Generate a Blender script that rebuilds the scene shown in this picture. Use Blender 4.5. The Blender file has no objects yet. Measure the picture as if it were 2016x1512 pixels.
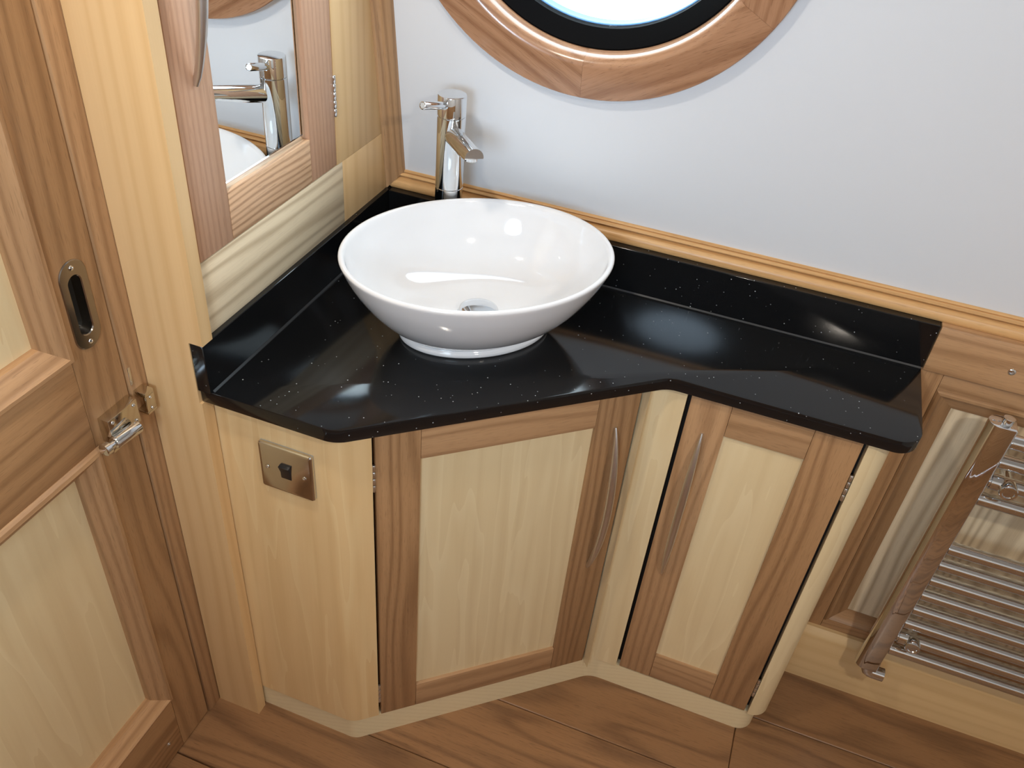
import bpy, bmesh, math, random
from mathutils import Vector, Matrix

random.seed(7)
SC = bpy.context.scene
COL = SC.collection
PI = math.pi

# ------------------------------------------------------------------ camera
CAM_H = 1.5624
R = ((0.9344587, 0.3467751, 0.0808326), (0.2742789, -0.5562494, -0.7844474), (-0.2270637, 0.7552044, -0.6149052))
cd = bpy.data.cameras.new('camera')
cam = bpy.data.objects.new('camera', cd)
COL.objects.link(cam)
m = Matrix.Identity(4)
for i in range(3):
    m[i][0] = R[0][i]; m[i][1] = -R[1][i]; m[i][2] = -R[2][i]
m[2][3] = CAM_H
cam.matrix_world = m
cd.sensor_width = 36.0
cd.lens = 1686.57 / 2016 * 36.0
cd.clip_start = 0.02
SC.camera = cam

# ------------------------------------------------------------------ world and lights
SC.view_settings.view_transform = 'Standard'
SC.view_settings.look = 'None'
SC.view_settings.gamma = 1.0
SC.view_settings.use_curve_mapping = False
SC.view_settings.exposure = 0.12
W = bpy.data.worlds.new('world'); SC.world = W
W.use_nodes = True
bg = W.node_tree.nodes['Background']
bg.inputs[0].default_value = (0.78, 0.90, 1.0, 1)
bg.inputs[1].default_value = 9.5

def area(name, loc, target, size, power, color, portal=False, spread=None):
    d = bpy.data.lights.new(name, 'AREA')
    d.shape = 'DISK'; d.size = size; d.energy = power; d.color = color
    if spread: d.spread = spread
    if portal: d.cycles.is_portal = True
    o = bpy.data.objects.new(name, d); COL.objects.link(o)
    o.location = loc
    o.rotation_euler = (Vector(target) - Vector(loc)).to_track_quat('-Z', 'Y').to_euler()
    return o
PORT_C = Vector((-0.316, 0, 0)); KT = 0.15          # porthole centre, wall tilt (dy = -KT dz)
area('downlight_a', (-0.50, 0.42, 1.93), (-0.50, 0.42, 0), 0.09, 4.6, (1.0, 0.89, 0.75))
area('downlight_b', (0.62, -0.02, 1.93), (0.62, -0.02, 0), 0.09, 9.0, (1.0, 0.90, 0.77))
area('daylight_from_opposite_porthole', (-0.15, -0.60, 1.50), (-0.25, 1.29, 1.25), 0.42, 4.4, (0.62, 0.81, 1.0), spread=math.radians(110))
area('porthole_portal', (-0.316, 1.30, 1.42), (-0.316, 0.3, 1.27), 0.44, 1.0, (1, 1, 1), portal=True)

# ------------------------------------------------------------------ materials
def new_mat(name):
    mt = bpy.data.materials.new(name); mt.use_nodes = True
    nt = mt.node_tree
    return mt, nt, nt.nodes['Principled BSDF']

def simple(name, col, rough=0.5, metal=0.0, coat=0.0, ior=1.5):
    mt, nt, b = new_mat(name)
    b.inputs['Base Color'].default_value = (*col, 1)
    b.inputs['Roughness'].default_value = rough
    b.inputs['Metallic'].default_value = metal
    b.inputs['Coat Weight'].default_value = coat
    b.inputs['IOR'].default_value = ior
    return mt

def srgb(r, g, b):
    f = lambda c: (c / 12.92 if c <= 0.04045 else ((c + 0.055) / 1.055) ** 2.4)
    return (f(r / 255), f(g / 255), f(b / 255))

def wood(name, light, dark, bands=16.0, contrast=0.6, fibre=0.25, pores=0.3, distort=5.0, rough=0.42, tone=0.10, pale=None, along=0.09, bump=0.05):
    """grain runs along X of the per-vertex vector attribute 'grain' (metres)"""
    mt, nt, b = new_mat(name)
    N, L = nt.nodes, nt.links
    at = N.new('ShaderNodeAttribute'); at.attribute_name = 'grain'
    def mapped(sx, sy, sz):
        mp = N.new('ShaderNodeMapping'); mp.inputs['Scale'].default_value = (sx, sy, sz)
        L.new(at.outputs['Vector'], mp.inputs['Vector']); return mp
    def math_(op, a, bb, clamp=False):
        n = N.new('ShaderNodeMath'); n.operation = op; n.use_clamp = clamp
        for i, v in enumerate((a, bb)):
            if hasattr(v, 'links') or not isinstance(v, (int, float)): L.new(v, n.inputs[i])
            else: n.inputs[i].default_value = v
        return n.outputs[0]
    # growth rings: sine of the distance across the board, bent by a long stretched noise into cathedral figure
    nb_ = N.new('ShaderNodeTexNoise'); nb_.inputs['Scale'].default_value = 1.0; nb_.inputs['Detail'].default_value = 2.2; nb_.inputs['Roughness'].default_value = 0.5
    L.new(mapped(along, 8.5, 8.5).outputs[0], nb_.inputs['Vector'])
    sp_ = N.new('ShaderNodeSeparateXYZ'); L.new(at.outputs['Vector'], sp_.inputs[0])
    acr = math_('ADD', sp_.outputs['Y'], math_('MULTIPLY', sp_.outputs['Z'], 0.7))
    ph = math_('ADD', math_('MULTIPLY', acr, bands * 6.2832), math_('MULTIPLY', nb_.outputs['Fac'], distort * 6.2832))
    ring = math_('ADD', math_('MULTIPLY', math_('SINE', ph, 0.0), 0.5), 0.5)
    ring = math_('POWER', ring, 2.2)
    n0 = N.new('ShaderNodeTexNoise'); n0.inputs['Scale'].default_value = 1.0; n0.inputs['Detail'].default_value = 3
    L.new(mapped(1.3, 14, 14).outputs[0], n0.inputs['Vector'])
    n1 = N.new('ShaderNodeTexNoise'); n1.inputs['Scale'].default_value = 1.0; n1.inputs['Detail'].default_value = 3
    L.new(mapped(7, 330, 330).outputs[0], n1.inputs['Vector'])
    n2 = N.new('ShaderNodeTexNoise'); n2.inputs['Scale'].default_value = 1.0; n2.inputs['Detail'].default_value = 1
    L.new(mapped(45, 900, 900).outputs[0], n2.inputs['Vector'])
    f = math_('MULTIPLY', ring, contrast)
    f = math_('ADD', f, math_('MULTIPLY', math_('SUBTRACT', n0.outputs['Fac'], 0.45), contrast * 1.1))
    f = math_('ADD', f, math_('MULTIPLY', math_('SUBTRACT', n1.outputs['Fac'], 0.5), fibre * 2.2), True)
    mix = N.new('ShaderNodeMix'); mix.data_type = 'RGBA'
    mix.inputs['A'].default_value = (*light, 1); mix.inputs['B'].default_value = (*dark, 1)
    L.new(f, mix.inputs['Factor'])
    colr = mix.outputs['Result']
    if pores:
        rp = N.new('ShaderNodeMapRange'); rp.inputs['From Min'].default_value = 0.60; rp.inputs['From Max'].default_value = 0.72
        L.new(n2.outputs['Fac'], rp.inputs['Value'])
        mp2 = N.new('ShaderNodeMix'); mp2.data_type = 'RGBA'
        mp2.inputs['B'].default_value = (*[c * 0.45 for c in dark], 1)
        L.new(math_('MULTIPLY', rp.outputs[0], pores), mp2.inputs['Factor'])
        L.new(colr, mp2.inputs['A']); colr = mp2.outputs['Result']
    if pale:
        # pale flame figure of rotary-cut veneer: thin contour lines of a stretched noise
        n3 = N.new('ShaderNodeTexNoise'); n3.inputs['Scale'].default_value = 1.0; n3.inputs['Detail'].default_value = 2.5; n3.inputs['Roughness'].default_value = 0.6
        L.new(mapped(1.1, 13, 13).outputs[0], n3.inputs['Vector'])
        pp = math_('FRACT', math_('MULTIPLY', n3.outputs['Fac'], 7.0), 0.0)
        rp = N.new('ShaderNodeMapRange'); rp.inputs['From Min'].default_value = 0.62; rp.inputs['From Max'].default_value = 1.0
        L.new(pp, rp.inputs['Value'])
        mp3 = N.new('ShaderNodeMix'); mp3.data_type = 'RGBA'
        mp3.inputs['B'].default_value = (*pale, 1)
        L.new(math_('MULTIPLY', rp.outputs[0], 0.4), mp3.inputs['Factor'])
        L.new(colr, mp3.inputs['A']); colr = mp3.outputs['Result']
    oi = N.new('ShaderNodeObjectInfo')
    hsv = N.new('ShaderNodeHueSaturation')
    L.new(math_('ADD', math_('MULTIPLY', oi.outputs['Random'], 2 * tone), 1 - tone), hsv.inputs['Value'])
    L.new(colr, hsv.inputs['Color'])
    L.new(hsv.outputs['Color'], b.inputs['Base Color'])
    b.inputs['Roughness'].default_value = rough
    bp = N.new('ShaderNodeBump'); bp.inputs['Strength'].default_value = bump; bp.inputs['Distance'].default_value = 0.001
    L.new(n1.outputs['Fac'], bp.inputs['Height']); L.new(bp.outputs[0], b.inputs['Normal'])
    return mt

OAK = wood('oak', srgb(188, 148, 108), srgb(142, 104, 70), bands=55, distort=6, contrast=0.5, pores=0.3, along=0.9)
OAK_RING = wood('oak_varnished', srgb(178, 134, 102), srgb(134, 92, 64), bands=60, distort=6, contrast=0.55, pores=0.4, fibre=0.4, rough=0.24, along=1.2)
OAK_PINK = wood('oak_pink', srgb(200, 158, 128), srgb(168, 124, 96), bands=110, distort=5, contrast=0.4, pores=0.25, along=0.6)
OAK_PALE = wood('oak_pale', srgb(212, 174, 138), srgb(142, 100, 68), bands=110, distort=9, contrast=0.6, pores=0.3, along=1.4)
OAK_DARK = wood('oak_dark', srgb(174, 134, 94), srgb(124, 88, 56), bands=45, distort=7, contrast=0.5, pores=0.3, along=0.9)
OAK_GOLD = wood('oak_gold', srgb(222, 176, 120), srgb(182, 132, 78), bands=70, distort=5, contrast=0.45, pores=0.25, rough=0.35, along=0.8)
FLOORW = wood('floor_oak', srgb(152, 112, 76), srgb(90, 62, 42), bands=18, distort=7, contrast=0.45, pores=0.35, fibre=0.26, rough=0.38, tone=0.12, along=1.4)
MAPLE = wood('maple_veneer', srgb(230, 208, 165), srgb(213, 186, 140), bands=22, distort=5, contrast=0.3, fibre=0.14, pores=0, rough=0.38, tone=0.03, pale=srgb(242, 224, 184), bump=0.02, along=0.7)
MAPLE_WARM_LIT = wood('maple_warm_lit', srgb(230, 196, 144), srgb(212, 172, 116), bands=22, distort=5, contrast=0.3, fibre=0.14, pores=0, rough=0.38, tone=0.03, pale=srgb(240, 214, 164), bump=0.02, along=0.7)  # maple again, with the side panel's warm light put into the colour
POPLAR = wood('light_timber', srgb(226, 190, 140), srgb(206, 164, 110), bands=40, distort=4, contrast=0.4, fibre=0.14, pores=0, rough=0.4, tone=0.03, bump=0.02, along=0.5)
ASH = wood('pale_ash', srgb(236, 218, 186), srgb(158, 130, 94), bands=60, distort=6, contrast=0.5, fibre=0.12, pores=0.1, rough=0.42, tone=0.03, along=0.9)
PLINTHW = wood('pale_plinth', srgb(234, 216, 176), srgb(216, 194, 150), bands=120, distort=3, contrast=0.25, fibre=0.25, pores=0, rough=0.4, tone=0.02, along=0.5)
SKIRTW = wood('skirting_timber', srgb(224, 192, 142), srgb(204, 166, 112), bands=40, distort=4, contrast=0.3, fibre=0.15, pores=0, rough=0.4, tone=0.02, along=0.5)

for _m in (OAK_RING,):
    _m.node_tree.nodes['Principled BSDF'].inputs['Coat Weight'].default_value = 0.6
    _m.node_tree.nodes['Principled BSDF'].inputs['Coat Roughness'].default_value = 0.18
def knots(mt, col):
    # a few dark knots, stretched along the grain
    nt = mt.node_tree; N, L = nt.nodes, nt.links
    hsv = next(n for n in N if n.type == 'HUE_SAT'); at = next(n for n in N if n.type == 'ATTRIBUTE')
    mp = N.new('ShaderNodeMapping'); mp.inputs['Scale'].default_value = (2.6, 7.0, 7.0); L.new(at.outputs['Vector'], mp.inputs['Vector'])
    nz = N.new('ShaderNodeTexNoise'); nz.inputs['Scale'].default_value = 9.0; L.new(mp.outputs[0], nz.inputs['Vector'])
    ad = N.new('ShaderNodeMixRGB'); ad.blend_type = 'LINEAR_LIGHT'; ad.inputs[0].default_value = 0.10
    L.new(mp.outputs[0], ad.inputs[1]); L.new(nz.outputs['Color'], ad.inputs[2])
    vo = N.new('ShaderNodeTexVoronoi'); vo.inputs['Scale'].default_value = 1.0; L.new(ad.outputs[0], vo.inputs['Vector'])
    r = N.new('ShaderNodeMapRange'); r.inputs['From Min'].default_value = 0.16; r.inputs['From Max'].default_value = 0.04
    L.new(vo.outputs['Distance'], r.inputs['Value'])
    sc_ = N.new('ShaderNodeSeparateColor'); L.new(vo.outputs['Color'], sc_.inputs[0])
    g = N.new('ShaderNodeMath'); g.operation = 'GREATER_THAN'; g.inputs[1].default_value = 0.55; L.new(sc_.outputs[0], g.inputs[0])
    m2 = N.new('ShaderNodeMath'); m2.operation = 'MULTIPLY'; L.new(r.outputs[0], m2.inputs[0]); L.new(g.outputs[0], m2.inputs[1])
    m3 = N.new('ShaderNodeMath'); m3.operation = 'MULTIPLY'; m3.inputs[1].default_value = 0.75; L.new(m2.outputs[0], m3.inputs[0])
    src = hsv.inputs['Color'].links[0].from_socket
    mx = N.new('ShaderNodeMix'); mx.data_type = 'RGBA'; mx.inputs['B'].default_value = (*col, 1)
    L.new(m3.outputs[0], mx.inputs['Factor']); L.new(src, mx.inputs['A']); L.new(mx.outputs['Result'], hsv.inputs['Color'])
knots(FLOORW, srgb(52, 32, 20))
WHITE_WALL = simple('cream_wall_lining', srgb(228, 232, 238), 0.45)
CEIL = simple('ceiling_white', srgb(214, 214, 212), 0.6)
CHROME = simple('chrome', (0.75, 0.77, 0.79), 0.04, 1.0)
SATIN = simple('satin_steel', (0.70, 0.69, 0.68), 0.34, 1.0)
GUNMETAL = simple('brushed_gunmetal', (0.34, 0.31, 0.28), 0.22, 1.0)
PLATEM = simple('polished_steel', (0.62, 0.60, 0.57), 0.15, 1.0)
NICKEL = simple('bright_nickel', (0.66, 0.63, 0.56), 0.10, 1.0)
DARKMETAL = simple('dark_recess', (0.05, 0.055, 0.055), 0.35, 0.6)
PORCELAIN = simple('white_porcelain', (0.82, 0.82, 0.835), 0.06, coat=0.6)
BLACK_PL = simple('black_plastic', (0.012, 0.012, 0.013), 0.35)
BLACK_RUBBER = simple('black_porthole_frame', (0.0025, 0.0025, 0.003), 0.6)
BLACK_RUBBER.node_tree.nodes['Principled BSDF'].inputs['Specular IOR Level'].default_value = 0.06
MIRROR = simple('mirror_silver', (0.93, 0.95, 0.95), 0.0, 1.0)
BEVELGL = simple('bevelled_mirror_edge', (0.80, 0.86, 0.88), 0.03, 1.0)
DARK_IN = simple('dark_interior', (0.012, 0.009, 0.007), 0.8)  # near-black backing; paints shade into door gaps, also used as floor bed
SILICONE = simple('grey_sealant', (0.022, 0.024, 0.027), 0.4)
BLUE_HULL = simple('blue_hull_reveal', (0.20, 0.42, 0.85), 0.4)

def quartz():
    mt, nt, b = new_mat('black_quartz')
    N, L = nt.nodes, nt.links
    tc = N.new('ShaderNodeTexCoord')
    vo = N.new('ShaderNodeTexVoronoi'); vo.feature = 'F1'; vo.inputs['Scale'].default_value = 170
    L.new(tc.outputs['Object'], vo.inputs['Vector'])
    sep = N.new('ShaderNodeSeparateColor'); L.new(vo.outputs['Color'], sep.inputs[0])
    r1 = N.new('ShaderNodeMapRange'); r1.inputs['From Min'].default_value = 0.17; r1.inputs['From Max'].default_value = 0.11
    L.new(vo.outputs['Distance'], r1.inputs['Value'])
    r2 = N.new('ShaderNodeMapRange'); r2.inputs['From Min'].default_value = 0.90; r2.inputs['From Max'].default_value = 0.99
    L.new(sep.outputs[0], r2.inputs['Value'])
    mu = N.new('ShaderNodeMath'); mu.operation = 'MULTIPLY'
    L.new(r1.outputs[0], mu.inputs[0]); L.new(r2.outputs[0], mu.inputs[1])
    mx = N.new('ShaderNodeMix'); mx.data_type = 'RGBA'
    mx.inputs['A'].default_value = (0.0065, 0.0068, 0.0075, 1); mx.inputs['B'].default_value = (0.55, 0.58, 0.60, 1)
    L.new(mu.outputs[0], mx.inputs['Factor']); L.new(mx.outputs['Result'], b.inputs['Base Color'])
    b.inputs['Roughness'].default_value = 0.11
    return mt
QUARTZ = quartz()

def glass():
    mt = bpy.data.materials.new('clear_glass'); mt.use_nodes = True
    nt = mt.node_tree; N, L = nt.nodes, nt.links
    N.remove(N['Principled BSDF'])
    tr = N.new('ShaderNodeBsdfTransparent'); tr.inputs[0].default_value = (0.96, 0.985, 0.98, 1)
    gl = N.new('ShaderNodeBsdfGlossy'); gl.inputs['Roughness'].default_value = 0.02
    fr = N.new('ShaderNodeFresnel'); fr.inputs[0].default_value = 1.45
    mx = N.new('ShaderNodeMixShader')
    ge = N.new('ShaderNodeNewGeometry'); om = N.new('ShaderNodeMath'); om.operation = 'SUBTRACT'; om.inputs[0].default_value = 1.0
    L.new(ge.outputs['Backfacing'], om.inputs[1])
    mu = N.new('ShaderNodeMath'); mu.operation = 'MULTIPLY'; L.new(fr.outputs[0], mu.inputs[0]); L.new(om.outputs[0], mu.inputs[1])
    L.new(mu.outputs[0], mx.inputs[0]); L.new(tr.outputs[0], mx.inputs[1]); L.new(gl.outputs[0], mx.inputs[2])
    L.new(mx.outputs[0], N['Material Output'].inputs[0])
    return mt
GLASS = glass()

# ------------------------------------------------------------------ mesh helpers
class MB:
    def __init__(s): s.v = []; s.f = []
    def add(s, vs, fs, M=None):
        o = len(s.v)
        for p in vs:
            p = Vector(p)
            s.v.append(M @ p if M is not None else p)
        s.f += [tuple(i + o for i in f) for f in fs]
        return s
    def box(s, x0, x1, y0, y1, z0, z1, M=None):
        return s.add([(x0, y0, z0), (x1, y0, z0), (x1, y1, z0), (x0, y1, z0), (x0, y0, z1), (x1, y0, z1), (x1, y1, z1), (x0, y1, z1)],
                     [(0, 3, 2, 1), (4, 5, 6, 7), (0, 1, 5, 4), (1, 2, 6, 5), (2, 3, 7, 6), (3, 0, 4, 7)], M)
    def prism(s, poly, z0, z1, M=None):
        n = len(poly)
        return s.add([(x, y, z0) for x, y in poly] + [(x, y, z1) for x, y in poly],
                     [tuple(range(n))[::-1], tuple(range(n, 2 * n))] + [(i, (i + 1) % n, n + (i + 1) % n, n + i) for i in range(n)], M)
    def rings(s, rings, closed=True, cap0=False, cap1=False, M=None, loop=False):
        n = len(rings[0]); vs = [p for r in rings for p in r]; fs = []
        k = len(rings)
        for a in range(k if loop else k - 1):
            for i in range(n if closed else n - 1):
                j = (i + 1) % n; b2 = (a + 1) % k
                fs.append((a * n + i, a * n + j, b2 * n + j, b2 * n + i))
        if cap0: fs.append(tuple(range(n))[::-1])
        if cap1: fs.append(tuple(range((k - 1) * n, k * n)))
        return s.add(vs, fs, M)
    def lathe(s, prof, n=32, M=None, cap0=True, cap1=True):
        rr = [[(r * math.cos(2 * PI * i / n), r * math.sin(2 * PI * i / n), z) for i in range(n)] for r, z in prof]
        return s.rings(rr, True, cap0, cap1, M)
    def tube(s, path, rad, n=14, M=None, caps=True, up=(0, 0, 1)):
        path = [Vector(p) for p in path]; rr = []
        for i, p in enumerate(path):
            t = (path[min(i + 1, len(path) - 1)] - path[max(i - 1, 0)]).normalized()
            u = Vector(up)
            if abs(t.dot(u)) > 0.95: u = Vector((1, 0, 0))
            a = t.cross(u).normalized(); b = a.cross(t).normalized()
            r = rad(i / (len(path) - 1)) if callable(rad) else rad
            ra, rb = r if isinstance(r, tuple) else (r, r)
            rr.append([p + a * ra * math.cos(2 * PI * k / n) + b * rb * math.sin(2 * PI * k / n) for k in range(n)])
        return s.rings(rr, True, caps, caps, M)
    def build(s, name, mat, parent=None, bevel=0, seg=2, smooth=40, grain=None, offset=None, sharp_only=True):
        org = Vector((0, 0, 0))
        p = parent
        while p is not None:
            org += Vector(p.location); p = p.parent
        loc = Vector(offset) if offset is not None else Vector((0, 0, 0))
        me = bpy.data.meshes.new(name)
        me.from_pydata([tuple(v - org - loc) for v in s.v], [], s.f)
        me.update()
        bm = bmesh.new(); bm.from_mesh(me)
        bmesh.ops.recalc_face_normals(bm, faces=bm.faces)
        if bevel:
            ed = [e for e in bm.edges if len(e.link_faces) == 2 and e.calc_face_angle(0) > math.radians(25)]
            bmesh.ops.bevel(bm, geom=ed, offset=bevel, segments=seg, profile=0.5, affect='EDGES', clamp_overlap=True)
        bm.to_mesh(me); bm.free()
        for f in me.polygons: f.use_smooth = True
        me.set_sharp_from_angle(angle=math.radians(smooth))
        if grain is not None:
            g = Vector(grain).normalized()
            h = Vector((0, 0, 1)).cross(g)
            if h.length < 0.1: h = Vector((1, 0.23, 0))
            h.normalize(); k = g.cross(h)
            off = Vector((random.uniform(-20, 20), random.uniform(-5, 5), random.uniform(-5, 5)))
            at = me.attributes.new('grain', 'FLOAT_VECTOR', 'POINT')
            for i, v in enumerate(me.vertices):
                c = v.co
                at.data[i].vector = (c.dot(g) + off.x, c.dot(h) + off.y, c.dot(k) + off.z)
        me.materials.append(mat)
        o = bpy.data.objects.new(name, me); COL.objects.link(o)
        o.location = loc
        if parent is not None: o.parent = parent
        return o

def tag(o, label, cat, group=None, kind=None):
    o['label'] = label; o['category'] = cat
    if group: o['group'] = group
    if kind: o['kind'] = kind
    return o
def thing(name, loc, label, cat, group=None, kind=None):
    o = bpy.data.objects.new(name, None); COL.objects.link(o)
    o.location = loc; o.empty_display_size = 0.05
    return tag(o, label, cat, group, kind)

def fillet(pts, radii, n=8):
    """open polyline with rounded interior corners"""
    out = [Vector(pts[0])]
    for i in range(1, len(pts) - 1):
        p, a, b = Vector(pts[i]), Vector(pts[i - 1]), Vector(pts[i + 1]); r = radii[i]
        if not r: out.append(p); continue
        d0, d1 = (a - p).normalized(), (b - p).normalized()
        ang = d0.angle(d1); t = r / math.tan(ang / 2)
        c = p + (d0 + d1).normalized() * (r / math.sin(ang / 2))
        s, e = p + d0 * t - c, p + d1 * t - c
        tot = s.angle(e); sg = 1 if s.x * e.y - s.y * e.x > 0 else -1
        for k in range(n + 1):
            th = sg * tot * k / n
            out.append(c + Vector((s.x * math.cos(th) - s.y * math.sin(th), s.x * math.sin(th) + s.y * math.cos(th))))
    out.append(Vector(pts[-1]))
    return out
def ribbon(path, thick):
    """closed polygon: path plus the path offset to its left by thick"""
    off = []
    for i, p in enumerate(path):
        a = path[max(i - 1, 0)]; b = path[min(i + 1, len(path) - 1)]
        d = (b - a).normalized(); off.append(p + Vector((-d.y, d.x)) * thick)
    return [tuple(p) for p in path] + [tuple(p) for p in reversed(off)]
def loft(profile_a, profile_b):
    """solid between two congruent closed section loops"""
    n = len(profile_a)
    return MB().add(list(profile_a) + list(profile_b), [tuple(range(n))[::-1], tuple(range(n, 2 * n))] + [(i, (i + 1) % n, n + (i + 1) % n, n + i) for i in range(n)])
def Tm(loc, rot=None):
    return Matrix.Translation(loc) @ (rot if rot is not None else Matrix.Identity(4))
def axis_m(loc, d):
    return Tm(loc, Vector(d).to_track_quat('Z', 'Y').to_matrix().to_4x4())

# ------------------------------------------------------------------ key dimensions (metres, camera above the origin)
ZC, ZB, ZS = 0.8024, 0.7800, 0.8820        # worktop top, underside, upstand top
YF, YR, XR = 0.7330, 1.0540, 0.2900        # worktop front edges, right end
XWL = -0.651                               # face of the left wall panelling
YUP = 1.2600                               # face of the back upstand
A = math.radians(39.8); U = Vector((math.cos(A), math.sin(A))); NN = Vector((-math.sin(A), math.cos(A))); P0 = Vector((-0.29, 0.90))
def sn(s, n): return P0 + U * s + NN * n
def on_y(y, n):
    s = (y - P0.y - NN.y * n) / U.y
    return sn(s, n)
MD = Matrix(((U.x, NN.x, 0, P0.x), (U.y, NN.y, 0, P0.y), (0, 0, 1, 0), (0, 0, 0, 1)))   # local (s, depth, z) of the angled cabinet face
XD = -0.751                                # face of the left door
XE, YE, ZCEIL = 1.55, -0.66, 1.95          # right end wall, wall behind the viewer, ceiling
def wall_y(z): return 1.290 - KT * (z - 0.912)
NW = Vector((0, -1, -KT)).normalized()     # wall normal into the room
SW = Vector((0, -KT, 1)).normalized()      # up the wall
WO = Vector((0, 1.290, 0.912))
def wp(x, s, d=0.0): return WO + Vector((x, 0, 0)) + SW * s + NW * d   # d: out from the wall into the room

# ================================================================== STRUCTURE
# ---- floor
fl = MB().box(-0.80, XE, YE, 1.32, -0.05, -0.012).build('floor', DARK_IN)
tag(fl, 'brown oak plank floor under the vanity and radiator', 'floor', kind='structure')
rows = []
y = 0.773 - 0.168 * 9
xs_first = {-1: 0.30, 0: 0.50, 1: 0.218, 2: 1.20}
k = -9
while y < 1.30:
    y1 = min(y + 0.168, 1.30); y0 = max(y, YE)
    if y1 > y0:
        x = (xs_first[k] if k in xs_first else random.uniform(-0.7, 0.4)) - 1.25
        while x < XE:
            a, b = max(x, -0.79), min(x + 1.25, XE)
            if b - a > 0.02:
                MB().box(a + 0.0005, b - 0.0005, y0 + 0.0006, y1 - 0.0006, -0.012, 0.0).build('floor_plank', FLOORW, fl, bevel=0.0016, seg=1, grain=(1, 0, 0))
            x += 1.25
    y += 0.168; k += 1

# ---- back wall lining with the round opening
PS = 0.504; PR = 0.232                     # porthole centre up the wall, opening radius
def annulus_wall(x0, x1, s0, s1, cx, cs, r, n=64):
    """flat lining from the front sheet with a round hole, as quads between circle and rectangle border"""
    mb = MB(); inner = []; outer = []
    cs_ = [math.atan2(b, a) for a, b in ((x1 - cx, s1 - cs), (x0 - cx, s1 - cs), (x0 - cx, s0 - cs), (x1 - cx, s0 - cs))]
    angs = sorted(set([2 * PI * i / n - PI for i in range(n)] + cs_))
    for a in angs:
        c, s = math.cos(a), math.sin(a)
        inner.append((cx + r * c, cs + r * s))
        ts = []
        if c > 1e-9: ts.append((x1 - cx) / c)
        if c < -1e-9: ts.append((x0 - cx) / c)
        if s > 1e-9: ts.append((s1 - cs) / s)
        if s < -1e-9: ts.append((s0 - cs) / s)
        t = min(ts); outer.append((cx + t * c, cs + t * s))
    n = len(angs)
    for d0 in (0.0, -0.015):
        mb.rings([[wp(x, s, d0) for x, s in inner], [wp(x, s, d0) for x, s in outer]], True)
    mb.rings([[wp(x, s, 0) for x, s in inner], [wp(x, s, -0.015) for x, s in inner]], True)
    return mb
wb = annulus_wall(-0.80, XE, -0.03, 1.06, -0.316, PS, PR + 0.012).build('wall_back', WHITE_WALL, smooth=20)
tag(wb, 'white lining of the tilted back wall around the porthole', 'wall', kind='structure')

# lower back wall: framed panelling below the gunwale board, seen right of the vanity
YL = 1.266
lw = MB().box(-0.80, XE, 1.300, 1.318, -0.01, 0.885).build('wall_back_lower', OAK_DARK, grain=(1, 0, 0))
tag(lw, 'oak framed lower wall with pale ash panel behind the chrome radiator', 'wall', kind='structure')
MB().box(0.10, 0.326, YL, 1.300, 0.11, 0.800).build('stile', OAK_DARK, lw, bevel=0.0008, grain=(0, 0, 1))
MB().box(0.3265, XE, YL, 1.300, 0.768, 0.800).build('top_rail', OAK, lw, bevel=0.0008, grain=(1, 0, 0))
MB().box(0.3265, XE, YL, 1.300, 0.11, 0.172).build('bottom_rail', OAK_DARK, lw, bevel=0.0008, grain=(1, 0, 0))
MB().box(0.350, XE, 1.280, 1.299, 0.18, 0.76).build('panel', ASH, lw, grain=(0, 0.0, 1))
def mould_prof(w=0.036, d=0.016):
    # (across from frame edge towards the panel, depth: 0 = frame face, positive = into the wall)
    return [(0, d), (0, 0.0), (0.003, -0.004), (0.008, -0.0035), (0.012, 0.001), (0.018, 0.004), (0.026, 0.008), (w - 0.001, 0.0115), (w, d)]
def mould_strip(name, parent, mat, p0, p1, inward, depth, grain, m0=1, m1=1, prof=None):
    """mitred moulding from p0 to p1 along a frame edge; inward = unit vector to the panel, depth = unit vector into the wall"""
    p0, p1, iw, dp = Vector(p0), Vector(p1), Vector(inward), Vector(depth); t = (p1 - p0).normalized()
    prof = prof or mould_prof()
    a = [p0 + iw * u + dp * d + t * (u * m0) for u, d in prof]
    b = [p1 + iw * u + dp * d - t * (u * m1) for u, d in prof]
    return loft(a, b).build(name, mat, parent, grain=grain, smooth=35)
D_ = (0, 1, 0)
mould_strip('panel_moulding', lw, OAK_DARK, (0.3265, YL, 0.172), (0.3265, YL, 0.768), (1, 0, 0), D_, (0, 0, 1))
mould_strip('panel_moulding', lw, OAK, (0.3265, YL, 0.768), (XE, YL, 0.768), (0, 0, -1), D_, (1, 0, 0), 1, 0)
mould_strip('panel_moulding', lw, OAK_DARK, (0.3265, YL, 0.172), (XE, YL, 0.172), (0, 0, 1), D_, (1, 0, 0), 1, 0)

bb = loft(*[[(x, yy, zz) for yy, zz in ((1.300, 0.0), (1.2455, 0.0), (1.2455, 0.132), (1.2475, 0.138), (1.258, 0.150), (1.300, 0.150))] for x in (0.266, XE)]).build('baseboard_back', SKIRTW, grain=(1, 0, 0))
tag(bb, 'pale timber skirting board below the chrome radiator', 'skirting board', kind='structure')

tb = MB().box(0.2925, XE, YUP, 1.300, 0.8005, ZS).build('trim_1', OAK, bevel=0.0012, grain=(1, 0, 0))
tag(tb, 'oak gunwale board running right from the black upstand', 'board', kind='structure')
sc_m = axis_m((0.4105, YUP, 0.8352), (0, -1, 0))
def screw_mb(M, r=0.005):
    return MB().lathe([(r, -0.001), (r, 0.0003), (r * 0.8, 0.0012), (r * 0.42, 0.0014), (r * 0.30, 0.0004), (0.0001, 0.0002)], 14, M)
screw_mb(sc_m, 0.0058).build('screw', CHROME, tb)

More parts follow.
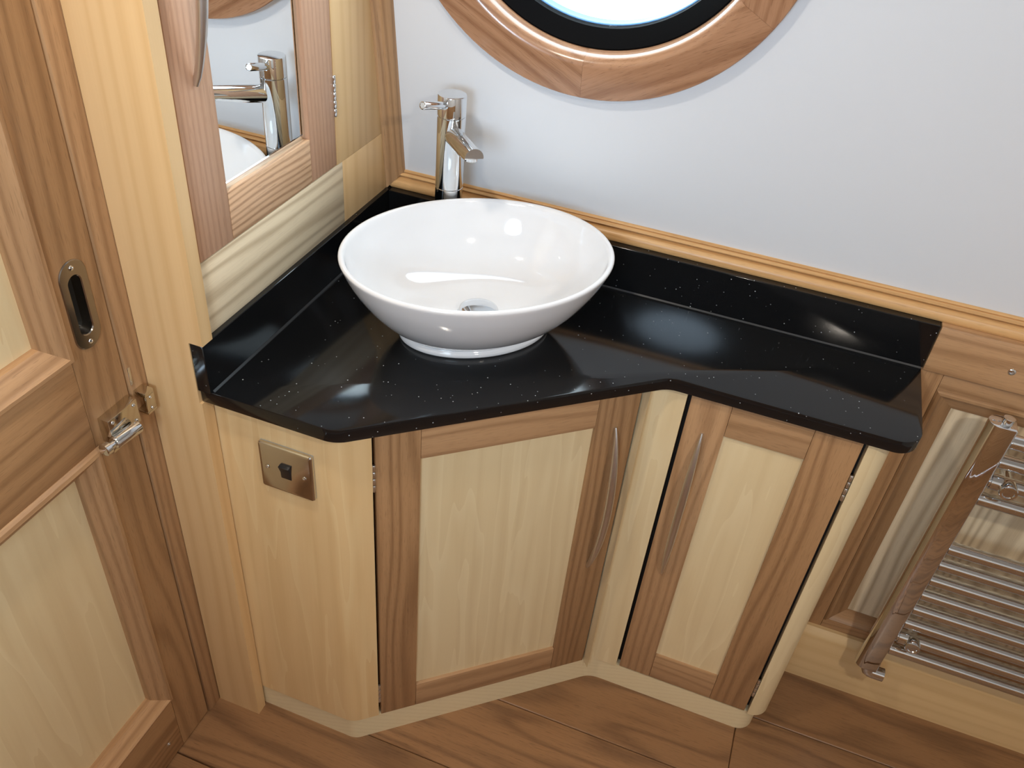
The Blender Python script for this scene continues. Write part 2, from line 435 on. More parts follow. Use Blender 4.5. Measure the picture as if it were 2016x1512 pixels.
# moulded oak cover strip between upstand and white lining
def cover_prof():
    base = [(1.300, 0.8825), (1.2745, 0.8825), (1.2725, 0.8860), (1.2720, 0.8900), (1.2735, 0.8945), (1.2770, 0.8985), (1.2815, 0.9005),
            (1.2860, 0.9022), (1.2860, 0.9036), (1.2800, 0.9042), (1.2790, 0.9060), (1.2805, 0.9080), (1.2880, 0.9085), (1.2880, 0.9095), (1.2855, 0.9105), (1.2880, 0.9135), (1.300, 0.9140)]
    return base
cp = cover_prof()
mit = lambda yy: -0.651 + max(0.0, (yy - 1.270)) * 1.45
tm = loft([(mit(yy), yy, zz) for yy, zz in cp], [(XE, yy, zz) for yy, zz in cp]).build('trim_2', OAK_GOLD, grain=(1, 0, 0), smooth=50)
tag(tm, 'golden oak moulding along the foot of the white wall', 'moulding', kind='structure')

# oak corner strip between left panelling and white lining, follows the tilt
csec = [(0.0, -0.004), (0.0, 0.026), (0.004, 0.0255), (0.012, 0.019), (0.016, 0.0185), (0.023, 0.010), (0.0265, 0.003), (0.0265, -0.004)]   # (x from left wall, out from wall)
a_ = []; b_ = []
for dx, d in csec:
    s0 = -0.028 + max(0, dx) * 1.05
    a_.append(wp(XWL + dx, s0, d)); b_.append(wp(XWL + dx, 1.04, d))
ct = loft(a_, b_).build('trim_3', OAK, grain=SW, smooth=30)
tag(ct, 'oak corner strip rising between mirror panelling and white wall', 'moulding', kind='structure')

# ---- porthole
win = thing('window_1', wp(-0.316, PS), 'round porthole with oak ring and black inner frame in white wall', 'porthole', kind='structure')
def pc(r, a, d):   # polar point in wall plane
    return wp(-0.316 + r * math.cos(a), PS + r * math.sin(a), d)
ring_sec = [(0.293, -0.001), (0.293, 0.0165), (0.2915, 0.018), (0.2460, 0.018), (0.2425, 0.0174), (0.2385, 0.0155), (0.2350, 0.0125), (0.2320, 0.0085), (0.2305, 0.004), (0.2300, -0.001), (0.2300, -0.026), (0.241, -0.026), (0.241, -0.001)]
bounds = [math.radians(-89.5 + 60 * i) for i in range(7)]
for i in range(6):
    a0, a1 = bounds[i] + 0.0004, bounds[i + 1] - 0.0004
    n = 20
    rr = [[pc(r, a0 + (a1 - a0) * j / n, d) for r, d in ring_sec] for j in range(n + 1)]
    mid = (a0 + a1) / 2
    gdir = (Vector((1, 0, 0)) * -math.sin(mid) + SW * math.cos(mid))
    MB().rings(rr, True, True, True).build('ring_segment', OAK_RING, win, grain=gdir, smooth=30)
n = 96
def full_ring(sec):
    return [[pc(r, 2 * PI * j / n, d) for r, d in sec] for j in range(n)]
MB().rings(full_ring([(0.2298, -0.014), (0.2275, -0.0135), (0.2060, -0.0300), (0.2050, -0.0312), (0.2050, -0.0420), (0.2298, -0.0420)]), True, loop=True).build('inner_frame', BLACK_RUBBER, win, smooth=30)
MB().rings(full_ring([(0.2298, -0.0425), (0.2040, -0.0425), (0.2030, -0.0435), (0.2030, -0.0580), (0.2298, -0.0580)]), True, loop=True).build('outer_reveal', BLUE_HULL, win, smooth=30)
MB().rings([[pc(0.2045, 2 * PI * j / n, d) for j in range(n)] for d in (-0.035, -0.039)], True, True, True).build('glass_pane', GLASS, win, smooth=30)

# ---- left wall: panelling above the worktop, mirror opening behind the mirror door
wl = MB().box(-0.80, -0.672, 0.745, 1.32, -0.01, ZCEIL).build('wall_left', POPLAR, grain=(0, 0, 1))
tag(wl, 'light timber panelled left wall holding the mirror cabinet', 'wall', kind='structure')
DY0, DY1, DZ0, DZ1 = 0.7600, 1.1035, 0.9865, 1.560
MB().box(-0.672, XWL, 0.750, 1.1195, 0.870, DZ0).build('bottom_rail', ASH, wl, bevel=0.0006, grain=(0, 1, 0))
MB().box(-0.672, XWL, DY1, 1.32, DZ0 + 0.0003, ZCEIL).build('right_stile', POPLAR, wl, bevel=0.0006, grain=(0, 0, 1))
MB().box(-0.672, XWL - 0.0002, 1.1198, 1.32, 0.870, DZ0).build('stile_foot', POPLAR, wl, bevel=0.0004, grain=(0, 0, 1))
MB().box(-0.672, XWL, 0.750, DY0, DZ0 + 0.0003, ZCEIL).build('left_stile', POPLAR, wl, bevel=0.0006, grain=(0, 0, 1))
MB().box(-0.672, XWL, DY0, DY1, DZ1, ZCEIL).build('top_rail', POPLAR, wl, bevel=0.0006, grain=(0, 1, 0))
MB().box(-0.6735, -0.6722, DY0, DY1, DZ0, DZ1).build('cabinet_back', DARK_IN, wl)

# post with door jamb
YP = 0.728
po = MB()
po.prism([(-0.7470, YP), (-0.6595, YP), (-0.6595, 0.750), (-0.7470, 0.750)], 0.0, ZB - 0.0003)
po.prism([(-0.7470, YP), (-0.6635, YP), (-0.6635, 0.750), (-0.7470, 0.750)], ZB - 0.0003, ZS + 0.0003)
po.prism([(-0.7470, YP), (-0.6420, YP), (-0.6420, 0.7495), (-0.7470, 0.7495)], ZS + 0.0003, ZCEIL)
po = po.build('trim_4', POPLAR, grain=(0, 0, 1))
tag(po, 'tall light timber post between oak door and mirror cabinet', 'post', kind='structure')
jm = MB().box(-0.80, -0.7480, 0.6968, 0.7500, 0.0, ZCEIL).build('trim_5', OAK, bevel=0.0006, grain=(0, 0, 1))
tag(jm, 'narrow oak jamb between door edge and light post', 'door jamb', kind='structure')

MB().box(-0.80, -0.772, 0.6900, 0.6966, 0.0, ZCEIL).build('gap_shade_strip', DARK_IN, jm)  # added near-black strip, paints the shade inside the door gap
# ---- left door
dr = MB().box(XD - 0.034, XD - 0.022, -0.02, 0.60, 0.10, 1.84).build('door_1', MAPLE, grain=(0, 0, 1))
tag(dr, 'oak framed door with pale veneer panels and recessed pull at left', 'door', kind='structure')

MB().box(XD - 0.036, XD, -0.090, -0.020, 0.004, 1.92).build('stile', OAK_DARK, dr, bevel=0.0012, grain=(0, 0, 1))
MB().box(XD - 0.036, XD, -0.0195, 0.6210, 0.748, 0.896).build('middle_rail', OAK_DARK, dr, bevel=0.0008, grain=(0, 1, 0))
MB().box(XD - 0.036, XD, -0.0195, 0.6210, 0.004, 0.156).build('bottom_rail', OAK_DARK, dr, bevel=0.0008, grain=(0, 1, 0))
MB().box(XD - 0.036, XD, -0.0195, 0.6210, 1.800, 1.92).build('top_rail', OAK_DARK, dr, bevel=0.0008, grain=(0, 1, 0))
dprof = [(-0.004, 0.022), (-0.004, -0.001), (0.0, -0.0055), (0.006, -0.0065), (0.009, -0.003), (0.013, -0.0015), (0.026, 0.009), (0.030, 0.012), (0.030, 0.022)]
for z0, z1 in ((0.156, 0.748), (0.896, 1.800)):
    for args in (((XD, 0.6215, z0), (XD, 0.6215, z1), (0, -1, 0), (0, 0, 1)), ((XD, -0.020, z0), (XD, -0.020, z1), (0, 1, 0), (0, 0, 1)),
                 ((XD, -0.020, z0), (XD, 0.6215, z0), (0, 0, 1), (0, 1, 0)), ((XD, -0.020, z1), (XD, 0.6215, z1), (0, 0, -1), (0, 1, 0))):
        mould_strip('panel_moulding', dr, OAK, args[0], args[1], args[2], (-1, 0, 0), args[3], prof=dprof)
# flush pull
def stadium(hw, hl, n=16):
    pts = []
    for k in range(n + 1):
        a = PI * k / n; pts.append((hw * math.cos(a), hl - hw + hw * math.sin(a)))
    for k in range(n + 1):
        a = PI + PI * k / n; pts.append((hw * math.cos(a), -(hl - hw) + hw * math.sin(a)))
    return pts
HC = Vector((XD, 0.6555, 0.9565))
def hp(u, v, d): return HC + Vector((d, u, v))
def hring(hw, hl, d): return [hp(u, v, d) for u, v in stadium(hw, hl)]
def holed_board(y0, y1, z0, z1, xf, th, hole):
    # board in the door plane with a slot mortised for the pull
    mb = MB(); pts = list(hole); cy = sum(q[0] for q in hole) / len(hole); cz_ = sum(q[1] for q in hole) / len(hole)
    out = []
    corners = [(y1, z1), (y0, z1), (y0, z0), (y1, z0)]
    def ray_rect(a, b):
        ts = []
        if a > 1e-9: ts.append((y1 - cy) / a)
        if a < -1e-9: ts.append((y0 - cy) / a)
        if b > 1e-9: ts.append((z1 - cz_) / b)
        if b < -1e-9: ts.append((z0 - cz_) / b)
        t = min(ts); return (cy + a * t, cz_ + b * t)
    out = [ray_rect(a - cy, b - cz_) for a, b in pts]
    # snap the nearest outer samples to the rectangle corners
    for c in corners:
        i = min(range(len(out)), key=lambda q: abs(math.atan2(out[q][1] - cz_, out[q][0] - cy) - math.atan2(c[1] - cz_, c[0] - cy)))
        out[i] = c
    P = lambda q, x: Vector((x, q[0], q[1]))
    mb.rings([[P(q, xf - 0.016) for q in pts], [P(q, xf) for q in pts], [P(q, xf) for q in out], [P(q, xf - th) for q in out]], True, False, True)
    return mb
holed_board(0.6215, 0.6938, 0.004, 1.92, XD, 0.036, [(HC.y + u, HC.z + v) for u, v in stadium(0.0100, 0.0415)]).build('stile', OAK_DARK, dr, grain=(0, 0, 1), smooth=20)
MB().rings([hring(0.0215, 0.062, -0.002), hring(0.0215, 0.062, 0.0008), hring(0.0203, 0.0608, 0.0016), hring(0.0110, 0.0425, 0.0016), hring(0.0098, 0.0413, 0.0004), hring(0.0090, 0.0400, -0.0140)], True).build('flush_pull', GUNMETAL, dr, smooth=30)
MB().rings([hring(0.0092, 0.0402, -0.0139), hring(0.004, 0.034, -0.0142)], True, False, True).build('pull_recess', DARKMETAL, dr)
for v in (0.0525, -0.0525):
    screw_mb(axis_m(hp(0, v, 0.0016), (1, 0, 0)), 0.0036).build('screw', CHROME, dr)
screw_mb(axis_m((XD, 0.591, 0.053), (1, 0, 0)), 0.0042).build('screw', CHROME, dr)
# bathroom bolt on the door, keep on the jamb
MB().box(XD, XD + 0.0175, 0.634, 0.6885, 0.7530, 0.7925).build('bolt_plate', NICKEL, dr, bevel=0.0010)
MB().lathe([(0.0085, 0), (0.0095, 0.001), (0.0095, 0.040), (0.0080, 0.043), (0.0055, 0.044), (0.0055, 0.050), (0.0090, 0.052), (0.0090, 0.060), (0.0060, 0.062)], 20, axis_m((XD + 0.027, 0.672, 0.7600), (-0.08, -1, 0.04))).build('bolt_turn', CHROME, dr)
MB().box(XD + 0.010, XD + 0.020, 0.626, 0.674, 0.7400, 0.7528).build('bolt_lever', NICKEL, dr, bevel=0.004, seg=3)
for yy, zz in ((0.6815, 0.7865), (0.6815, 0.7590), (0.6410, 0.7865)):
    screw_mb(axis_m((XD + 0.0175, yy, zz), (1, 0, 0)), 0.003).build('screw', CHROME, dr)
kp = MB()
kp.box(-0.748, -0.7290, 0.6995, 0.7170, 0.7860, 0.7930).box(-0.748, -0.7290, 0.6995, 0.7170, 0.7560, 0.7600).box(-0.7335, -0.7290, 0.6995, 0.7170, 0.7602, 0.7858)
kp.build('bolt_keep', NICKEL, jm, bevel=0.0008)
for zz in (0.7825, 0.7640):
    screw_mb(axis_m((-0.7290, 0.7085, zz), (1, 0, 0)), 0.0026).build('screw', CHROME, jm)
MB().box(-0.7482, -0.7470, 0.6982, 0.7030, 0.803, 0.832).build('strike_plate', CHROME, jm, bevel=0.0004)

# ---- right, front walls and ceiling (behind and beside the viewer)
wr = MB().box(XE, XE + 0.02, YE, 1.32, 0, ZCEIL).build('wall_right', WHITE_WALL)
tag(wr, 'white end wall beyond the right of the view', 'wall', kind='structure')
wf = MB().box(-0.80, XE + 0.02, YE - 0.02, YE, 0.88, ZCEIL).build('wall_front', WHITE_WALL)
tag(wf, 'white wall behind the viewer opposite the basin', 'wall', kind='structure')
MB().box(-0.80, XE + 0.02, YE - 0.02, YE, 0.0, 0.88).build('lower_lining', OAK, wf, grain=(1, 0, 0))
wl2 = MB().box(-0.82, -0.800, YE - 0.02, 1.32, 0, ZCEIL).build('wall_left_outer', OAK, grain=(0, 0, 1))
tag(wl2, 'oak partition behind and beside the left door', 'wall', kind='structure')
ce = MB().box(-0.82, XE + 0.02, YE - 0.02, 1.32, ZCEIL, ZCEIL + 0.02).build('ceiling', CEIL)
tag(ce, 'white ceiling above the view', 'ceiling', kind='structure')

# ================================================================== VANITY CABINET
vc = thing('vanity_cabinet', (-0.2, 1.15, 0), 'pale maple corner vanity cabinet with two oak framed doors under black worktop', 'cabinet')
YA, YB_, XC = 0.752, 1.067, 0.262
cA, cB = on_y(YA, 0), on_y(YB_, 0)
T = 0.018
p = fillet([(-0.7000, YA), cA, sn(-0.1812, 0)], [0, 0.045, 0])
MB().prism(ribbon(p, T), 0.0625, ZB - 0.0002).build('side_panel', MAPLE_WARM_LIT, vc, grain=(0, 0, 1), smooth=30)
p = fillet([sn(0.2400, 0), cB, (-0.0415, YB_)], [0, 0.058, 0])
MB().prism(ribbon(p, T), 0.0625, ZB - 0.0002).build('inner_column', MAPLE, vc, grain=(0, 0, 1), smooth=30)
p = fillet([(0.2258, YB_), (XC, YB_), (XC, 1.262)], [0, 0.034, 0], 10)
MB().prism(ribbon(p, T), 0.0625, ZB - 0.0002).build('end_column', MAPLE, vc, grain=(0, 0, 1), smooth=30)
kA, kB = on_y(0.756, 0.002), on_y(1.0700, 0.002)
p = fillet([(-0.7000, 0.756), kA, kB, (0.2460, 1.0700), (0.2460, 1.2450)], [0, 0.035, 0.055, 0.034, 0], 10)
MB().prism(ribbon(p, 0.016), 0.0, 0.0618).build('plinth', PLINTHW, vc, grain=(1, 0.3, 0), smooth=30)
p = fillet([(-0.6580, YA + 0.0195), on_y(YA + 0.0195, 0.0195), on_y(YB_ + 0.0195, 0.0195), (XC - 0.0195, YB_ + 0.0195), (XC - 0.0195, 1.24), (-0.6580, 1.24)], [0, 0, 0, 0, 0, 0])
MB().prism([tuple(q) for q in p], 0.0630, ZB - 0.001).build('carcass_gap_shade', DARK_IN, vc)  # block behind the fronts, coloured near-black as shade in the gaps

def bow_handle(M, s, z0, z1, h, parent, r=0.0068, side=0.0):
    n = 28; path = []
    for i in range(n + 1):
        t = i / n; path.append((s + side * math.sin(PI * t), -0.0008 - h * (math.sin(PI * t) ** 0.75), z0 + (z1 - z0) * t))
    rad = lambda t: (max(0.0022, r * (1 - 0.72 * abs(2 * t - 1) ** 3)), max(0.0030, r * (1 - 0.35 * abs(2 * t - 1) ** 4)))
    return MB().tube(path, rad, 14, M, up=(0, 1, 0)).build('handle', SATIN, parent, smooth=60)
def frame_door(name, parent, M, s0, s1, a, b, z0, z1, zr0, zr1, mats, gdir, hs, hz, hh, hinge_s, hinge_z):
    d = MB().box(a - 0.004, b + 0.004, 0.0065, 0.0165, zr0 - 0.004, zr1 + 0.004, M).build(name, MAPLE, parent, grain=(0, 0, 1))
    MB().box(s0, a, 0, T, z0, z1, M).build('stile', mats[0], d, bevel=0.0007, grain=(0, 0, 1))
    MB().box(b, s1, 0, T, z0, z1, M).build('stile', mats[1], d, bevel=0.0007, grain=(0, 0, 1))
    MB().box(a + 0.0004, b - 0.0004, 0, T, z0, zr0, M).build('rail', mats[2], d, bevel=0.0007, grain=gdir)
    MB().box(a + 0.0004, b - 0.0004, 0, T, zr1, z1, M).build('rail', mats[2], d, bevel=0.0007, grain=gdir)
    bow_handle(M, hs, hz[0], hz[1], hh, d)
    for hz_ in hinge_z:
        mb = MB()
        for k in range(4):
            mb.lathe([(0.0022, k * 0.0135), (0.0027, k * 0.0135 + 0.0006), (0.0027, k * 0.0135 + 0.0118), (0.0022, k * 0.0135 + 0.0124)], 10, M @ Tm((hinge_s, 0.0012, hz_)))
        mb.build('hinge', SATIN, d)
    return d
frame_door('door', vc, MD, -0.1765, 0.2370, -0.1103, 0.1670, 0.0640, ZB - 0.003, 0.1310, 0.7050, (OAK_DARK, OAK_DARK, OAK), (U.x, U.y, 0), 0.2015, (0.3700, 0.7000), 0.030, -0.1788, (0.655, 0.105))
MR = Tm((0, YB_, 0))
frame_door('door', vc, MR, -0.0350, 0.2190, 0.0270, 0.1500, 0.0680, ZB - 0.003, 0.1385, 0.7120, (OAK, OAK_DARK, OAK), (1, 0, 0), -0.0050, (0.3740, 0.7070), 0.026, 0.2222, (0.655, 0.120))

# ---- isolator switch on the side panel
sw = thing('wall_switch', (-0.5435, YA, 0.6830), 'square brushed steel switch plate with black rocker on pale cabinet side', 'switch')
x0, x1, z0, z1 = -0.5893, -0.5028, 0.6400, 0.7265
MB().box(x0 + 0.001, x1 - 0.001, YA - 0.0032, YA - 0.0002, z0 + 0.001, z1 - 0.001).build('backing', simple('pale_gasket', (0.5, 0.5, 0.48), 0.5), sw)
pl = MB()
def rrect(cx, cz, hw, r, yy, n=5):
    out = []
    for qx, qz, a0 in ((1, 1, 0), (-1, 1, PI / 2), (-1, -1, PI), (1, -1, 1.5 * PI)):
        for k in range(n + 1):
            a = a0 + PI / 2 * k / n; out.append((cx + qx * (hw - r) + r * math.cos(a), yy, cz + qz * (hw - r) + r * math.sin(a)))
    return out
cx, cz, hw = (x0 + x1) / 2, (z0 + z1) / 2, 0.0433
pl.rings([rrect(cx, cz, hw, 0.004, YA - 0.0030), rrect(cx, cz, hw, 0.004, YA - 0.0062), rrect(cx, cz, hw - 0.0012, 0.0035, YA - 0.0078), rrect(cx, cz, hw - 0.0035, 0.003, YA - 0.0086)], True, True, True).build('plate', PLATEM, sw, smooth=25)
rk = loft([(cx - 0.0085, yy, zz) for yy, zz in ((YA - 0.0086, cz + 0.0135), (YA - 0.0150, cz + 0.0125), (YA - 0.0100, cz - 0.002), (YA - 0.0092, cz - 0.0135), (YA - 0.0080, cz - 0.0135))],
          [(cx + 0.0085, yy, zz) for yy, zz in ((YA - 0.0086, cz + 0.0135), (YA - 0.0150, cz + 0.0125), (YA - 0.0100, cz - 0.002), (YA - 0.0092, cz - 0.0135), (YA - 0.0080, cz - 0.0135))])
rk.build('rocker', BLACK_PL, sw, bevel=0.0006)
for s_ in (-1, 1):
    screw_mb(axis_m((cx + s_ * 0.0302, YA - 0.0086, cz), (0, -1, 0)), 0.0036).build('screw', CHROME, sw)

# ================================================================== WORKTOP
wt = fillet([(-0.6630, 1.2800), (-0.6630, YF), on_y(YF, -0.0215), on_y(YR, -0.0215), (XR, YR), (XR, 1.2800)], [0, 0, 0.050, 0.040, 0.036, 0], 12)
wk = MB().prism([tuple(q) for q in wt], ZB, ZC).build('worktop', QUARTZ, bevel=0.0016, seg=2, smooth=30)
tag(wk, 'speckled black quartz worktop with upstands on the pale vanity', 'worktop')
MB().box(-0.6630, -0.6430, YF - 0.0045, 1.2800, ZC + 0.0002, ZS).build('upstand', QUARTZ, wk, bevel=0.001, seg=1)
MB().box(-0.6428, 0.2905, YUP, 1.2800, ZC + 0.0002, ZS).build('upstand', QUARTZ, wk, bevel=0.001, seg=1)
sl = MB()
sl.add([(-0.6430, YF + 0.002, ZC), (-0.6405, YF + 0.002, ZC), (-0.6430, YF + 0.002, ZC + 0.0025), (-0.6430, YUP, ZC), (-0.6405, YUP, ZC), (-0.6430, YUP, ZC + 0.0025)], [(0, 1, 2), (3, 5, 4), (1, 4, 5, 2), (0, 3, 4, 1), (0, 2, 5, 3)])
sl.add([(-0.6430, YUP, ZC), (-0.6430, YUP - 0.0022, ZC), (-0.6430, YUP, ZC + 0.0022), (0.2890, YUP, ZC), (0.2890, YUP - 0.0022, ZC), (0.2890, YUP, ZC + 0.0022)], [(0, 1, 2), (3, 5, 4), (1, 4, 5, 2), (0, 3, 4, 1), (0, 2, 5, 3)])
sl.build('sealant_line', SILICONE, wk)

# ================================================================== BASIN
BC = Vector((-0.383, 1.040, ZC)); BA = math.radians(39.0)
bs = thing('basin', tuple(BC), 'oval white porcelain countertop basin on black worktop', 'basin')
def cr(pts, n=6):
    out = []
    for i in range(len(pts) - 1):
        p0, p1, p2, p3 = pts[max(i - 1, 0)], pts[i], pts[i + 1], pts[min(i + 2, len(pts) - 1)]
        for k in range(n):
            t = k / n
            out.append(tuple(0.5 * (2 * b + (c - a) * t + (2 * a - 5 * b + 4 * c - d) * t * t + (-a + 3 * b - 3 * c + d) * t ** 3) for a, b, c, d in zip(p0, p1, p2, p3)))
    out.append(pts[-1]); return out
outer = [(0.117, 0.078, 0.0003), (0.119, 0.080, 0.0030), (0.1190, 0.080, 0.0075), (0.1165, 0.0775, 0.0105), (0.1155, 0.077, 0.0125), (0.1200, 0.082, 0.0165), (0.1430, 0.106, 0.0370), (0.1690, 0.132, 0.0680), (0.1910, 0.153, 0.1030), (0.2030, 0.1650, 0.1300)]
rim = [(0.2030, 0.1650, 0.1300), (0.2050, 0.1670, 0.1360), (0.2040, 0.1660, 0.1390), (0.2015, 0.1635, 0.1402), (0.1985, 0.1605, 0.1392), (0.1965, 0.1585, 0.1360)]
inner = [(0.1965, 0.1585, 0.1360), (0.1900, 0.1520, 0.1130), (0.1760, 0.1390, 0.0830), (0.1550, 0.1190, 0.0560), (0.1250, 0.0920, 0.0375), (0.0850, 0.0620, 0.0285), (0.0500, 0.0440, 0.0255), (0.0260, 0.0260, 0.0245), (0.0215, 0.0215, 0.0200)]
prof = cr(outer, 4)[:-1] + cr(rim, 3)[:-1] + cr(inner, 5)
nb = 96
cb, sb = math.cos(BA), math.sin(BA)
rr = []
for a, b, z in prof:
    ring = []
    for k in range(nb):
        th = 2 * PI * k / nb; u, v = a * math.cos(th), b * math.sin(th)
        ring.append(BC + Vector((u * cb - v * sb, u * sb + v * cb, z)))
    rr.append(ring)
MB().rings(rr, True, True, True).build('bowl', PORCELAIN, bs, smooth=60)
wc = BC + Vector((0.004, 0.002, 0))
MB().lathe([(0.0335, 0.0250), (0.0335, 0.0275), (0.0325, 0.0290), (0.0250, 0.0300), (0.0240, 0.0290)], 40, Tm(wc), True, True).build('waste_flange', CHROME, bs, smooth=40)
MB().lathe([(0.0180, 0.0295), (0.0290, 0.0335), (0.0305, 0.0350), (0.0300, 0.0368), (0.0260, 0.0388), (0.0180, 0.0402), (0.0080, 0.0409), (0.0002, 0.0410)], 40, Tm(wc), True, True).build('waste_plug', CHROME, bs, smooth=50)

# ================================================================== TAP
TC = Vector((-0.5010, 1.1970, ZC))
tp = thing('mixer_tap', tuple(TC), 'tall chrome mixer tap standing behind the white basin', 'tap')
zt = lambda z: z - ZC
MB().lathe([(0.0225, 0.0002), (0.0225, zt(0.9500)), (0.0219, zt(0.9506))], 40, Tm(TC)).build('base_extension', CHROME, tp)
MB().lathe([(0.0219, zt(0.9508)), (0.0225, zt(0.9514)), (0.0225, zt(1.0665)), (0.0216, zt(1.0672))], 40, Tm(TC)).build('body', CHROME, tp)
MB().lathe([(0.0212, zt(1.0674)), (0.0212, zt(1.0682)), (0.0225, zt(1.0690)), (0.0225, zt(1.0990)), (0.0220, zt(1.1002)), (0.0208, zt(1.1008)), (0.0002, zt(1.1010))], 40, Tm(TC)).build('head', CHROME, tp)
# spout: round at the root, flattened underside towards the cut end
sa = math.radians(-50); sd = Vector((math.cos(sa), math.sin(sa), 0)); sp = Vector((-sd.y, sd.x, 0))
rr = []
L0, L1, ns = 0.012, 0.118, 14
for i in range(ns + 1):
    t = i / ns; l = L0 + (L1 - L0) * t
    zc_ = zt(1.0400) + 0.008 * t; r = 0.0150 - 0.0006 * t; flat = -0.0150 + 0.0135 * t ** 1.2
    ring = []
    for k in range(28):
        a = 2 * PI * k / 28; z = max(r * math.sin(a), flat)
        wdt = r * math.cos(a)
        back = 0.006 * max(0, (r - z) / r) if i == ns else 0
        ring.append(TC + sd * l + sp * wdt + Vector((0, 0, zc_ + z)))
    rr.append(ring)
MB().rings(rr, True, True, True).build('spout', CHROME, tp, smooth=35)
MB().lathe([(0.0095, 0), (0.0100, 0.0008), (0.0100, 0.0075), (0.0090, 0.0085)], 24, Tm(TC + sd * 0.104 + Vector((0, 0, zt(1.0395))))).build('aerator', CHROME, tp)
lv0 = TC + Vector((-0.0028, -0.0195, zt(1.0880))); lv1 = TC + Vector((-0.0125, -0.0810, zt(1.1055)))
ld = lv1 - lv0; ln = ld.length
MB().lathe([(0.0060, 0), (0.0060, ln - 0.0012), (0.0052, ln), (0.0046, ln + 0.0002), (0.0040, ln - 0.001), (0.0001, ln - 0.001)], 22, axis_m(lv0, ld)).build('lever', CHROME, tp)
MB().lathe([(0.0045, 0), (0.0049, 0.0005), (0.0049, 0.0042)], 14, axis_m(TC + Vector((-0.0020, -0.0180, zt(1.0860))), ld)).build('grub_collar', CHROME, tp)

# ================================================================== MIRROR CABINET DOOR
mc = thing('mirror_cabinet', (XWL, 0.93, DZ0), 'oak framed mirror door with bowed steel handle on left wall', 'mirror cabinet')
g = 0.0017
a0, a1, b0, b1 = DY0 + g, DY1 - g, DZ0 + g, DZ1 - g
TX = -0.668
MB().box(TX, XWL, a0, 0.8312, b0, b1).build('stile', OAK_PINK, mc, bevel=0.0007, grain=(0, 0, 1))
MB().box(TX, XWL, 1.0305, a1, b0, b1).build('stile', OAK_PINK, mc, bevel=0.0007, grain=(0, 0, 1))
MB().box(TX, XWL, 0.8318, 1.0299, b0, 1.0545).build('rail', OAK_PALE, mc, bevel=0.0007, grain=(0, 1, 0))
MB().box(TX, XWL, 0.8318, 1.0299, b1 - 0.067, b1).build('rail', OAK_PINK, mc, bevel=0.0007, grain=(0, 1, 0))
MB().box(TX + 0.001, -0.6590, 0.8290, 1.0330, 1.0515, b1 - 0.064).build('mirror_glass', MIRROR, mc)
# thin bevelled border of the glass
bw = 0.008
ya, yb2, za, zb2 = 0.8312, 1.0305, 1.0545, b1 - 0.067
mbv = MB()
o_ = [(-0.6588, ya, za), (-0.6588, yb2, za), (-0.6588, yb2, zb2), (-0.6588, ya, zb2)]
i_ = [(-0.6578, ya + bw, za + bw), (-0.6578, yb2 - bw, za + bw), (-0.6578, yb2 - bw, zb2 - bw), (-0.6578, ya + bw, zb2 - bw)]
mbv.rings([[Vector(q) for q in o_], [Vector(q) for q in i_], [Vector((q[0] - 0.0008, q[1], q[2])) for q in i_]], True)
mbv.build('mirror_bevel', BEVELGL, mc, smooth=5)
MM = Matrix(((0, -1, 0, XWL), (1, 0, 0, 0), (0, 0, 1, 0), (0, 0, 0, 1)))   # local (along y, depth into wall, z)
bow_handle(MM, 0.7985, 1.2020, 1.5320, 0.030, mc)
for hz_ in (1.065, 1.440):
    mb = MB()
    for k in range(5):
        mb.lathe([(0.0024, k * 0.0125), (0.0029, k * 0.0125 + 0.0006), (0.0029, k * 0.0125 + 0.0112), (0.0024, k * 0.0125 + 0.0118)], 10, Tm((XWL + 0.0008, DY1 - 0.0004, hz_)))
    mb.build('hinge', CHROME, mc)

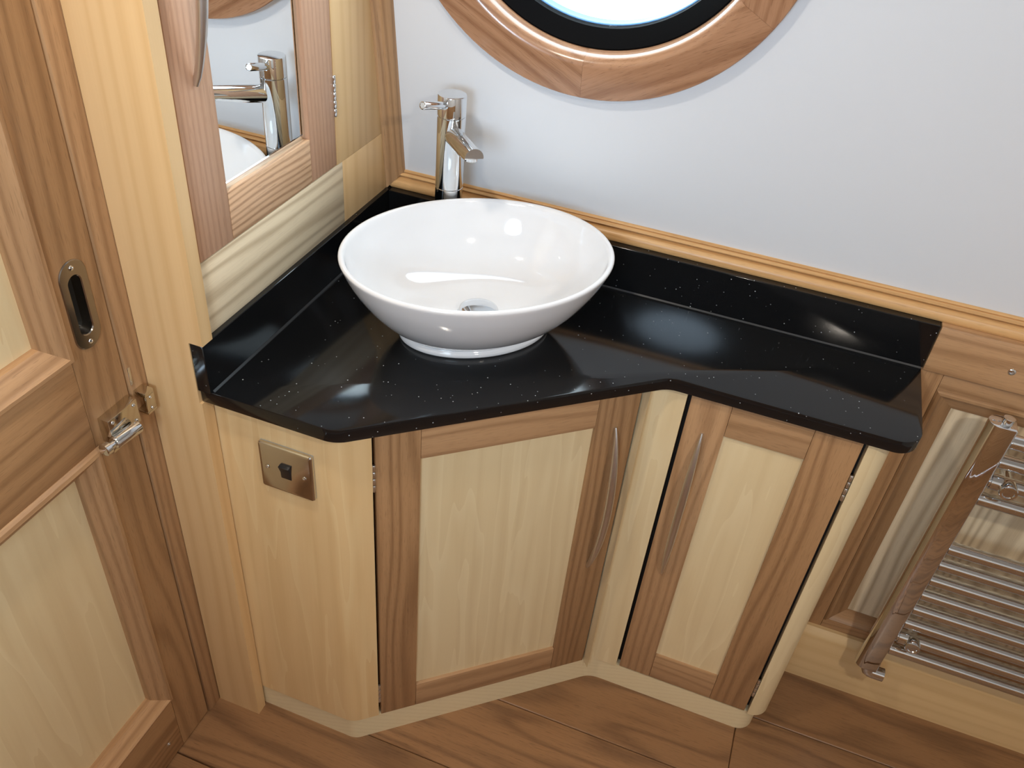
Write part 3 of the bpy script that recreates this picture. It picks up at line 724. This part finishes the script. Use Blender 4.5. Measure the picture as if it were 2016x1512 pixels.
# ================================================================== TOWEL RADIATOR
rd = thing('towel_radiator', (0.66, 1.20, 0.16), 'chrome ladder towel radiator on the panelled wall right of the vanity', 'radiator')
RY = 1.197
def upright(xi, sg):
    # D section, flat face to the bars at xi, rounded away from them and to the front
    hd, wd = 0.0165, 0.041
    pts = [(0.0, -hd + 0.002), (0.002, -hd)] + [(wd - 0.0165 + 0.0165 * math.sin(PI * k / 16), -hd * math.cos(PI * k / 16)) for k in range(17)] + [(0.002, hd), (0.0, hd - 0.002)]
    return MB().prism([(xi - sg * a, RY + b) for a, b in pts], 0.166, 0.7850).build('upright', CHROME, rd, bevel=0.0010, seg=2, smooth=40)
upright(0.4340, 1); upright(0.8860, -1)
bars = [0.7565, 0.7160, 0.6755, 0.6350] + [0.5150 - 0.0405 * i for i in range(8)]
for zb_ in bars:
    MB().lathe([(0.0105, 0), (0.0120, 0.0012), (0.0120, 0.4508), (0.0105, 0.452)], 20, axis_m((0.4340, RY - 0.002, zb_), (1, 0, 0))).build('bar', CHROME, rd)
for xb, zb_ in ((0.4635, 0.6755), (0.4635, 0.2720), (0.8565, 0.6755), (0.8565, 0.2720)):
    b = MB()
    b.lathe([(0.0085, 0.0), (0.0085, 0.0880), (0.0125, 0.0885), (0.0135, 0.0895), (0.0135, 0.1060), (0.0125, 0.1080), (0.0090, 0.1082), (0.0080, 0.1065), (0.0001, 0.1065)], 24, axis_m((xb, YL + 0.014, zb_ + 0.0005), (0, -1, 0)))
    b.lathe([(0.0122, 0.0), (0.0140, 0.0008), (0.0140, 0.0165), (0.0122, 0.0173)], 24, axis_m((xb - 0.0265, RY - 0.002, zb_), (1, 0, 0)))
    b.build('wall_bracket', CHROME, rd)
el = [(0.4205, RY, 0.1665), (0.4205, RY - 0.001, 0.158), (0.4222, RY - 0.001, 0.1530), (0.4265, RY - 0.001, 0.1500), (0.432, RY - 0.001, 0.1495), (0.4520, RY - 0.001, 0.1495)]
MB().tube(el, 0.0135, 18, up=(0, 1, 0)).build('valve_elbow', CHROME, rd, smooth=50)
MB().lathe([(0.0135, 0), (0.0085, 0.001), (0.0085, 0.010), (0.006, 0.0105)], 18, axis_m((0.4190, RY, 0.7850), (0, 0, 1))).build('bleed_plug', CHROME, rd)
